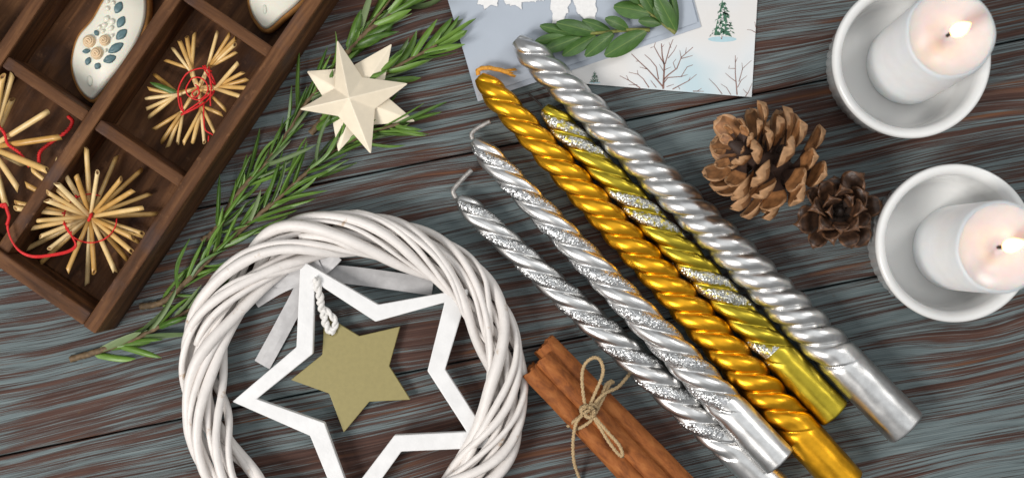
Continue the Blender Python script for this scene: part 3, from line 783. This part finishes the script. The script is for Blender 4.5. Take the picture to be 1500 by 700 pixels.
# ------------------------------------------------------------------ cinnamon bundle
def quill(label, a, b, r, seed, za, zb_, double=False, roll=0.0):
    rr = random.Random(seed); r = PX(r); A, B = P(*a, za), P(*b, zb_); d = (B - A).normalized(); L = (B - A).length
    root = thing('cinnamon_stick', Vector((A.x, A.y, 0)), label, 'cinnamon stick')
    M = Matrix.Identity(4); Zc = Vector((0, 0, 1)); Zc = (Zc - d * Zc.dot(d)).normalized(); Yc = Zc.cross(d)
    for i in range(3): M[i][0] = d[i]; M[i][1] = Yc[i]; M[i][2] = Zc[i]; M[i][3] = A[i]
    M = Matrix.Translation(-root.location) @ M
    sec = []
    if double:
        for i in range(34):      # two scrolls rolled in towards each other
            th = PI * 2.6 * (1 - i / 33); q = r * .53 * (0.45 + 0.55 * min(1, i / 20)); sec.append((-r * .52 + q * math.cos(th - .5), q * math.sin(th - .5)))
        s2 = [(-x, y) for x, y in sec][::-1]; sec = sec + s2
    else:
        for i in range(44):
            th = PI * 3.3 * i / 43 + roll; q = r * (1.0 - 0.45 * i / 43); sec.append((q * math.cos(th), q * math.sin(th)))
    th_ = 0.0009; n = len(sec); nl = 46
    V, F = [], []
    inn = []
    for i in range(n):
        a2, b2 = sec[max(i - 1, 0)], sec[min(i + 1, n - 1)]; t = Vector((b2[0] - a2[0], b2[1] - a2[1])).normalized(); inn.append((-t.y * th_, t.x * th_))
    for k in range(nl + 1):
        x = L * k / nl
        sc = 1 + 0.035 * mnoise.noise(Vector((x * 60, seed, 0)))
        ex = 0.0012 if k in (0, nl) else 0
        for i, (y, zv) in enumerate(sec):
            j = ex * mnoise.noise(Vector((y * 400, zv * 400, seed + k)))
            V.append(Vector((x + j, y * sc, zv * sc)))
        for i, (y, zv) in enumerate(sec):
            j = ex * mnoise.noise(Vector((y * 400, zv * 400, seed + k)))
            V.append(Vector((x + j, (y + inn[i][0]) * sc, (zv + inn[i][1]) * sc)))
    st_ = 2 * n
    for k in range(nl):
        for i in range(n - 1):
            o = k * st_ + i
            F.append([o, o + 1, o + 1 + st_, o + st_]); o += n; F.append([o, o + st_, o + 1 + st_, o + 1])
        for i in (0, n - 1): o = k * st_ + i; F.append([o, o + st_, o + st_ + n, o + n])
    for i in range(n - 1):
        F.append([i, i + n, i + n + 1, i + 1]); o = nl * st_ + i; F.append([o, o + 1, o + 1 + n, o + n])
    o = bpy.data.objects.new('bark_roll', mesh_data('bark_roll', V, F, M_CIN, True)); col.objects.link(o); o.parent = root; o.matrix_local = M
    sharp(o, 50)
    return root
quill('cinnamon stick on the candle side of the tied bundle', (796, 504), (1012, 722), 21.5, 3, .0095, .0095, roll=3.6)
quill('grooved double-rolled cinnamon stick on top of the tied bundle', (785, 533), (985, 742), 23, 5, .0150, .0150, double=True, roll=0)
quill('cinnamon stick mostly hidden under the wreath side of the bundle', (773, 538), (968, 748), 15, 8, .0052, .0052, roll=2.0)
tw = thing('jute_twine', P(864, 602), 'thin jute twine tied in a bow round the cinnamon sticks', 'twine')
def z3(x, y, z): return P(740 + x / 2.917, 460 + y / 2.917, z)
def cordmesh(name, pts, r=0.0011): mk(name, two_ply([z3(*p) for p in pts], r * .55, max(3, len(pts) * 3), 6), M_TWINE, tw)
KZ = .0245
cordmesh('bow_loop', [(355, 415, KZ), (338, 370, KZ), (328, 270, KZ), (340, 215, KZ), (375, 186, KZ), (405, 195, KZ), (418, 250, .0235), (385, 335, KZ), (358, 395, KZ)])
cordmesh('bow_loop', [(365, 420, KZ), (400, 475, .024), (440, 540, .0235), (480, 592, .023), (502, 604, .023), (488, 560, .0235), (440, 505, .024), (375, 430, KZ)])
cordmesh('loose_end', [(358, 415, KZ), (395, 365, .0235), (430, 335, .022), (480, 312, .017), (515, 275, .010), (542, 242, .005)])
cordmesh('loose_end', [(345, 420, KZ), (305, 460, .0245), (290, 540, .018), (294, 630, .010), (318, 705, .002), (325, 760, .0015)])
cordmesh('wrap', [(268, 478, .013), (290, 460, .019), (330, 430, .0235), (375, 400, .0235), (410, 350, .021), (432, 300, .017), (455, 285, .008)])
cordmesh('wrap', [(300, 490, .017), (330, 480, .0225), (370, 450, .0235), (395, 405, .0225), (425, 345, .019), (445, 300, .014), (462, 290, .007)])
cordmesh('knot', [(330, 425, KZ), (325, 400, KZ + .001), (350, 392, KZ + .002), (375, 405, KZ + .002), (380, 430, KZ + .001), (355, 440, KZ + .001), (340, 420, KZ + .002), (360, 408, KZ + .0025)], 0.0013)
cordmesh('knot', [(395, 400, KZ - .001), (370, 385, KZ + .001), (335, 405, KZ + .001), (330, 430, KZ)], 0.0013)

# ------------------------------------------------------------------ pine cones
def scale_mesh(name, mats, wide, ridge, hook):
    V, F, MI = [], [], []; nx, ny = 15, 9
    def half(t): return wide * (0.16 + 0.84 * sstep(0.05, 0.72, t)) * (1 if t < .72 else math.sqrt(max(0.0, 1 - ((t - .72) / .285) ** 2)))
    for side in (1, -1):
        for i in range(nx):
            t = i / (nx - 1)
            for j in range(ny):
                s = j / (ny - 1) * 2 - 1
                zc = 0.13 * t * t + hook * max(0, t - .7) ** 2 * 6 + 0.10 * s * s * t
                th = (0.030 + 0.034 * sstep(.55, .85, t) + 0.008 * math.sin(t * 17) * sstep(.3, .8, t)) * (1 - 0.75 * abs(s) ** 3)
                rg = ridge * math.exp(-(s / .25) ** 2) * sstep(.1, .6, t) if side < 0 else 0
                V.append(Vector((t, half(t) * s, zc + side * th - rg)))
    n = nx * ny
    for i in range(nx - 1):
        for j in range(ny - 1):
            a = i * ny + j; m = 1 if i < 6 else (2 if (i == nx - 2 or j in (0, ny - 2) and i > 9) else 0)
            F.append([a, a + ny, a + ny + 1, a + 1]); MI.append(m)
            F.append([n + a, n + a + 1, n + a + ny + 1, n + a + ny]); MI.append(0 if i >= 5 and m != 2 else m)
        for j in (0, ny - 1):
            a = i * ny + j; q = [a, n + a, n + a + ny, a + ny]; F.append(q if j == 0 else q[::-1]); MI.append(2 if i > 8 else 1)
    for j in range(ny - 1):
        a = (nx - 1) * ny + j; F.append([a, n + a, n + a + 1, a + 1]); MI.append(2)
    return mesh_data(name, V, F, mats, True, MI)
def pine_cone(label, base, axis, length, rscale, n, beta, mesh, core_mat, seed, lens, width=1.0):
    rr = random.Random(seed); axis = axis.normalized()
    root = thing('pine_cone', Vector((base.x, base.y, 0)), label, 'pine cone')
    e1 = axis.orthogonal().normalized(); e2 = axis.cross(e1)
    mk('core', tube([base, base + axis * length * .35, base + axis * length * .7, base + axis * length * .9], [rscale * .20, rscale * .24, rscale * .16, rscale * .05], 12), core_mat, root)
    for k in range(n):
        t = (k + .5) / n; g = k * 2.39996 + rr.uniform(-.12, .12)
        rad = e1 * math.cos(g) + e2 * math.sin(g)
        b = math.radians(beta[0] + (beta[1] - beta[0]) * t ** 0.9 + rr.uniform(-13, 13))
        d = axis * math.cos(b) + rad * math.sin(b)
        L = rscale * (lens[0] + (lens[1] - lens[0]) * math.sin(PI * min(1, t * .85 + .2)) ) * (1 - 0.35 * sstep(.75, 1, t)) * rr.uniform(.82, 1.12)
        p = base + axis * length * (0.02 + 0.80 * t) + rad * rscale * .12
        tipz = p.z + d.z * L
        if tipz < 0.0015: d = (d + Vector((0, 0, (0.0015 - tipz) / L))).normalized()
        nn = (axis - d * axis.dot(d))
        nn = Matrix.Rotation(rr.uniform(-.55, .55), 3, d) @ nn.normalized()
        M = mat_from(p, d, nn, L, L * width * rr.uniform(.8, 1.15))
        place('scale', mesh, M, root)
    return root
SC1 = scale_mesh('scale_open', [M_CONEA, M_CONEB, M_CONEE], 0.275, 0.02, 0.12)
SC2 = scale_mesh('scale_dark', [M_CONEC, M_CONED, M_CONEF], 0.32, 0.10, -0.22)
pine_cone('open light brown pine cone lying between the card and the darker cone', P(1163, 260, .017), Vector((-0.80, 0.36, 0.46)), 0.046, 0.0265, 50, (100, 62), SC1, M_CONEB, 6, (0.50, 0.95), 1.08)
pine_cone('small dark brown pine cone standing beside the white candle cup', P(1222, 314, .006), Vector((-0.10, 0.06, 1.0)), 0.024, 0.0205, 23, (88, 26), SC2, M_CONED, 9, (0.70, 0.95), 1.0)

# ------------------------------------------------------------------ cups and pillar candles
def cup(label, c, rpx):
    zr = 0.036; C = P(*c, zr); C.z = 0; r = PX(rpx, zr)
    root = thing('porcelain_cup', C, label, 'cup')
    prof = [(0, 0.0012), (r * .78, 0.0012), (r * .82, 0), (r * .86, 0.0008), (r * .885, 0.003), (r * .93, 0.026), (r * .955, 0.0285), (r * .992, 0.030), (r, 0.033), (r * .99, zr - .0006), (r * .965, zr), (r * .90, zr - .0008), (r * .868, zr - .0035), (r * .855, zr - .008), (r * .83, 0.010), (r * .78, 0.0055), (r * .66, 0.0042), (0, 0.004)]
    def flute(i, th):
        return 1 + (0.016 * abs(math.sin(th * 24)) if 4 <= i <= 5 else 0)
    mk('cup_body', lathe(prof, 192, C, rmod=flute), M_CERAM, root); return root
cup('fluted white porcelain cup holding the pillar candle near the card', (1337, 86), 116.5)
cup('fluted white porcelain cup beside the dark pine cone', (1401, 356), 116.5)
def pillar(label, base, topc, rad, seed, flick):
    rr = random.Random(seed); zb_, zt_ = 0.0043, 0.076
    B, Tp = P(*base, zb_), P(*topc, zt_); ax = (Tp - B); h = ax.length; ax.normalize()
    root = thing('pillar_candle', B, label, 'candle'); r = PX(rad, zt_)
    prof = [(0, 0), (r * .93, 0), (r * .985, 0.0014), (r, 0.004), (r, h * .5), (r, h - .0035), (r * .985, h - .0012), (r * .95, h), (r * .90, h - .0002), (r * .84, h - .0012), (r * .6, h - .0024), (r * .28, h - .0034), (r * .17, h - .0052), (r * .08, h - .0056), (0, h - .0056)]
    def wob(i, th): return 1 + (0.010 * math.sin(th * 3 + seed) + .006 * math.sin(th * 7 + seed * 2) if i >= 5 else 0)
    mk('wax_body', lathe(prof, 96, B, ax, wob), M_WAX, root)
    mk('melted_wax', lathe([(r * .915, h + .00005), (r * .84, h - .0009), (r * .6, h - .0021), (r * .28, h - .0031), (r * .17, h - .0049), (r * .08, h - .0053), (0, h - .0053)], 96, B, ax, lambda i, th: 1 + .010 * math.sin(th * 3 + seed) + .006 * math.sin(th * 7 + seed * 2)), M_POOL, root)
    w0 = B + ax * (h - .006)
    wk = [w0, w0 + ax * .004, w0 + ax * .007 + Vector((.0006, 0, 0)), w0 + ax * .0092 + Vector((.0016, .0002, 0))]
    mk('wick', tube(catmull(wk, 5), 0.0008, 7), M_WICKB, root)
    f0 = w0 + ax * .0065 + Vector((.0008, 0, 0))
    fp = [(0, 0), (.0015, .001), (.0027, .0035), (.0031, .0065), (.0029, .010), (.0021, .014), (.0010, .018), (0, .0215)]
    g = lathe(fp, 20, f0, ax + Vector((flick[0], flick[1], 0)))
    mk('flame', g, M_FLAME, root)
    d = bpy.data.lights.new('flame_glow', 'POINT'); d.energy = 0.006; d.color = (1.0, 0.55, 0.26); d.shadow_soft_size = 0.003
    lo = bpy.data.objects.new('flame_glow', d); col.objects.link(lo); lo.parent = root; lo.location = f0 + ax * .006 + Vector((flick[0], flick[1], 0)) * .006 - root.location
    return root
pillar('lit white pillar candle in the cup near the card', (1328, 95), (1393, 49), 67.5, 1, (0.05, -.02))
pillar('lit white pillar candle in the cup beside the dark pine cone', (1397, 363), (1468, 362), 69, 2, (0.12, .10))

# ------------------------------------------------------------------ cookies in the box
def cookie(label, outline, zb_, brown_shift=5.0, deco=None):
    zc = zb_ + 0.0075
    pts = catmull([(x, y, 0) for x, y in outline], 6, True)
    cen = P(sum(p[0] for p in outline) / len(outline), sum(p[1] for p in outline) / len(outline), 0.003)
    root = thing('iced_cookie', Vector((cen.x, cen.y, 0.003)), label, 'cookie')
    ol = poly_ccw([tuple(P(p.x, p.y, zc).xy) for p in pts])
    d = PX(brown_shift, zc)
    mk('gingerbread_base', slab(inset(ol, -d), [(0.0012, zb_), (0.0002, zb_ + .0012), (0, zb_ + .0035), (0.0004, zc - .0010), (0.0014, zc)]), M_COOK, root)
    mk('icing', slab(inset(ol, 0), [(0, zc - .0002), (0.0001, zc + .0008), (0.0004, zc + .0015), (0.0009, zc + .0021), (0.0012, zc + .0023)]), M_ICING, root)
    return root, zc + 0.0023
def z1(x, y): return (x / 3.887, y / 3.887)
ck, zi = cookie('white iced drop shaped cookie with beige roses and teal leaves', [(134, 146), (118, 132), (108, 108), (107, 84), (116, 54), (136, 30), (152, 2), (168, -22), (196, -30), (213, -8), (214, 24), (205, 54), (188, 84), (163, 116), (146, 138)], 0.0045)
for x, y, ang, l, w in [(675, 45, 1.1, 38, 26), (690, 127, 1.05, 38, 25), (692, 198, 0.75, 42, 27), (660, 275, 0.55, 52, 27), (625, 338, 0.35, 40, 26), (550, 190, -1.0, 19, 15), (492, 293, 0.1, 24, 15), (502, 350, 1.2, 25, 18), (556, 378, 0.9, 21, 20)]:
    mk('icing_leaf', ellipsoid(P(*z1(x, y), zi), (PX(l / 3.887, zi), PX(w / 3.887, zi), .0014), ang, 14, 7, 0.45, 0.4), M_TEAL, ck)
for x, y, r in [(508, 238, 38), (597, 232, 33), (552, 306, 37)]:
    c = P(*z1(x, y), zi); rr_ = PX(r / 3.887, zi)
    b = mk('icing_rose', ellipsoid(c, (rr_, rr_, .0022)), M_ROSE, ck)
    sp = [c + Vector((rr_ * (.15 + .62 * i / 40) * math.cos(i * .36), rr_ * (.15 + .62 * i / 40) * math.sin(i * .36), .0024 - .0013 * (i / 40) ** 2)) for i in range(41)]
    mk('petal_swirl', tube(sp, 0.00045, 6), M_ROSE, b)
for x, y, r in [(612, 10, 14), (645, 18, 14), (612, 50, 17), (608, 110, 20), (638, 125, 20), (595, 145, 18), (568, 158, 14), (585, 180, 16), (633, 162, 19), (640, 205, 12), (603, 290, 10)]:
    mk('icing_bead', ellipsoid(P(*z1(x, y), zi), (PX(r / 3.887, zi), PX(r / 3.887, zi) * R.uniform(.75, 1.1), .0014), R.uniform(0, 3), 10, 6), M_ICING, ck)
mk('icing_drop', ellipsoid(P(*z1(512, 462), zi), (PX(4.2), PX(8), .0007), 0.1), M_ICING, ck)
ck2, zi2 = cookie('white iced cookie with a pointed end, beside the straw snowflake compartment', [(391, 43), (375, 30), (367, 12), (366, -8), (376, -40), (410, -58), (446, -50), (452, -20), (440, 2), (415, 24)], 0.008)
mk('icing_drop', ellipsoid(P(388, 14, zi2), (PX(3), PX(7), .0006), 0.1), M_ICING, ck2)

# ------------------------------------------------------------------ straw ornaments
def straw_geo(a, b, r, cut):
    d = (b - a); L = d.length; d.normalize()
    X = d.orthogonal().normalized(); Y = d.cross(X); seg = 9
    V, F, MI = [], [], []
    ca = cut
    def ring(c, rad, sh):
        for j in range(seg):
            th = 2 * PI * j / seg; V.append(c + (X * math.cos(th) + Y * math.sin(th)) * rad + d * sh * rad * math.cos(th + ca))
    ring(a, r * .8, 0); ring(a + d * L * .5, r, 0); ring(b - d * r * 2.2, r, 0); ring(b, r, 1.0); ring(b, r * .68, 1.0); ring(b - d * min(.004, L * .3), r * .66, 0)
    for i in range(5):
        for j in range(seg):
            k = (j + 1) % seg; F.append([i * seg + j, i * seg + k, (i + 1) * seg + k, (i + 1) * seg + j]); MI.append(1 if i == 4 else 0)
    F.append(list(range(seg))[::-1]); MI.append(0); F.append([5 * seg + j for j in range(seg)]); MI.append(1)
    return V, F, MI
def straw(parent, a, b, r, rr):
    V, F, MI = straw_geo(a, b, r, rr.uniform(0, 6.28)); mk('straw', (V, F), [M_STRAW, M_STRAWIN], parent, True, MI)
rr = random.Random(33)
def zs(x, y, z): return P(200 + x / 3.5, 30 + y / 3.5, z)
sf = thing('straw_ornament', Vector((P(290, 130, .018).x, P(290, 130, .018).y, .003)), 'snowflake of seven straw bundles bound with a web of red thread', 'straw ornament')
cen = zs(312, 352, .020)
bundles = [((280, 255), [(297, 70), (258, 85), (220, 105), (187, 145), (150, 205)], .014), ((368, 245), [(415, 62), (480, 70), (510, 92), (505, 125), (510, 165)], .025),
           ((405, 345), [(520, 220), (545, 268), (570, 302), (583, 348), (538, 392)], .031), ((385, 385), [(458, 460)], .022), ((345, 438), [(440, 483)], .022),
           ((335, 440), [(403, 580), (348, 625), (290, 622), (240, 630)], .023), ((235, 470), [(210, 630), (160, 650), (130, 622), (88, 560)], .014), ((212, 378), [(65, 495), (50, 455), (55, 400), (60, 350), (95, 280)], .011)]
for pin, ends, ze in bundles:
    for e in ends:
        z_ = ze + rr.uniform(-.0025, .0025); zp = .020 + (ze - .020) * .35
        pp = zs(pin[0] + rr.uniform(-7, 7), pin[1] + rr.uniform(-7, 7), zp + rr.uniform(-.001, .001))
        r_ = rr.uniform(.00085, .00108)
        straw(sf, pp, zs(e[0], e[1], z_), r_, rr)
        straw(sf, zs(312 + rr.uniform(-12, 12), 352 + rr.uniform(-12, 12), .020 + rr.uniform(-.001, .0025)), pp, r_ * .8, rr)
def thread(parent, pts, r=0.0005, closed=False, name='red_thread'):
    mk(name, tube(catmull(pts, 5, closed), r * .72, 6, closed), M_RED, parent)
ringp = [(275, 262), (360, 250), (405, 335), (385, 385), (330, 438), (238, 468), (213, 378), (232, 310)]
thread(sf, [zs(x, y, .0235 if x > 250 else .021) for x, y in ringp], .00055, True)
thread(sf, [zs(312 + 55 * math.cos(a) + rr.uniform(-5, 5), 350 + 58 * math.sin(a), .0245) for a in [2 * PI * i / 12 for i in range(12)]], .0005, True)
thread(sf, [zs(x, y, .0250) for x, y in [(312, 340), (322, 372), (300, 395), (285, 372), (318, 345), (300, 330)]], .0005)
for a, b in (((340, 235), (385, 262)), ((350, 232), (372, 262)), ((370, 238), (385, 355)), ((345, 245), (400, 330)), ((232, 482), (400, 360)), ((228, 486), (350, 420)), ((240, 470), (225, 395))):
    thread(sf, [zs(*a, .0245), zs((a[0] + b[0]) / 2, (a[1] + b[1]) / 2 + 4, .0260), zs(*b, .0245)], .0006)
thread(sf, [zs(x, y, z_) for x, y, z_ in [(345, 432, .025), (345, 500, .026), (352, 560, .027), (385, 583, .028), (405, 600, .029), (418, 645, .029), (374, 655, .029), (370, 590, .028)]], .00055, name='hanging_loop')
thread(sf, [zs(385, 330, .026), zs(378, 390, .026), zs(380, 440, .026)], .0005)

def zb4(x, y, z): return P(x / 3.044, 200 + y / 3.044, z)
sb = thing('straw_ornament', Vector((P(132, 318, .018).x, P(132, 318, .018).y, .003)), 'sunburst star of many pointed straws with a red thread hanging loop', 'straw ornament')
low = [(388, 660), (520, 90), (630, 150), (670, 255), (695, 345), (620, 470), (565, 545), (180, 565), (110, 505), (515, 600), (640, 445)]
mid = [(385, 50), (250, 105), (145, 150), (115, 215), (68, 320), (78, 420), (220, 500), (300, 600), (420, 605), (510, 595), (588, 512), (592, 450), (635, 432), (70, 296), (180, 445)]
hi = [(435, 160), (340, 175), (540, 190), (595, 240), (638, 318), (255, 210), (212, 250), (170, 375), (210, 285)]
for lst, ze, zc_ in ((low, .007, .016), (mid, .024, .021), (hi, .036, .024)):
    for e in lst:
        a = zb4(403 + (e[0] - 403) * .04, 357 + (e[1] - 357) * .04, zc_ + rr.uniform(-.001, .001))
        straw(sb, a, zb4(e[0], e[1], ze + rr.uniform(-.002, .002)), rr.uniform(.00100, .00130), rr)
thread(sb, [zb4(403 + 118 * math.cos(a), 365 + 108 * math.sin(a), .0255 + .0012 * math.sin(a * 9)) for a in [2 * PI * i / 26 for i in range(22)]], .0005)
thread(sb, [zb4(395, 375, .0262), zb4(402, 360, .0275), zb4(408, 345, .0262)], .0011, name='centre_knot')
for i in range(10):
    a = 2.4 + i * .22
    thread(sb, [zb4(403 + 112 * math.cos(a), 357 + 100 * math.sin(a), .0265), zb4(403 + 128 * math.cos(a), 357 + 112 * math.sin(a), .0265)], .0007)
for o_ in (0, 6):
    thread(sb, [zb4(x + o_ * .5, y + o_, z_) for x, y, z_ in [(285, 385, .027), (325, 452, .029), (335, 485, .029), (300, 510, .030), (230, 525, .032), (150, 532, .034), (90, 510, .034), (50, 460, .035), (32, 400, .0355), (40, 350, .0355), (15, 300, .0355), (-40, 330, .0355)]], .00065, name='hanging_loop')
thread(sb, [zb4(x, y, .036) for x, y in [(12, 318), (22, 300), (32, 330), (40, 360), (30, 395)]], .0011, name='hanging_knot')

s3 = thing('straw_ornament', Vector((P(-15, 225, .018).x, P(-15, 225, .018).y, .003)), 'thick straw star with a twisted red cord, mostly out of the picture', 'straw ornament')
for e, ze in (((4, 112), .034), ((18, 110), .030), ((18, 146), .018), ((70, 164), .026), ((88, 201), .028), ((70, 250), .030), ((27, 277), .022), ((8, 300), .014), ((32, 240), .012), ((-60, 150), .026), ((-80, 240), .02), ((-40, 300), .02)):
    straw(s3, P(-14 + (e[0] + 14) * .04, 216 + (e[1] - 216) * .04, .021), P(*e, ze), rr.uniform(.00135, .0016), rr)
def zr3(x, y, z): return P(x / 3.5, 80 + y / 3.5, z)
mk('red_cord', two_ply([zr3(*q) for q in [(350, 318, .012), (372, 345, .014), (340, 395, .014), (250, 460, .012), (205, 500, .011), (200, 550, .010)]], .0006, 12), M_RED, s3)
mk('red_cord', two_ply([zr3(*q) for q in [(-40, 330, .024), (20, 400, .025), (40, 460, .025), (100, 505, .024), (150, 575, .022)]], .0005, 12), M_RED, s3)

# a loose rosemary needle fallen among the straws
nd = thing('rosemary_needle', Vector((zs(140, 345, .02).x, zs(140, 345, .02).y, .003)), 'single loose rosemary needle lying among the straws of the snowflake', 'rosemary')
a_, b_ = zs(215, 378, .0165), zs(68, 318, .0155)
place('leaf', ROS[0], mat_from(a_, b_ - a_, Vector((0, 0, 1)), (b_ - a_).length, PX(8)), nd)
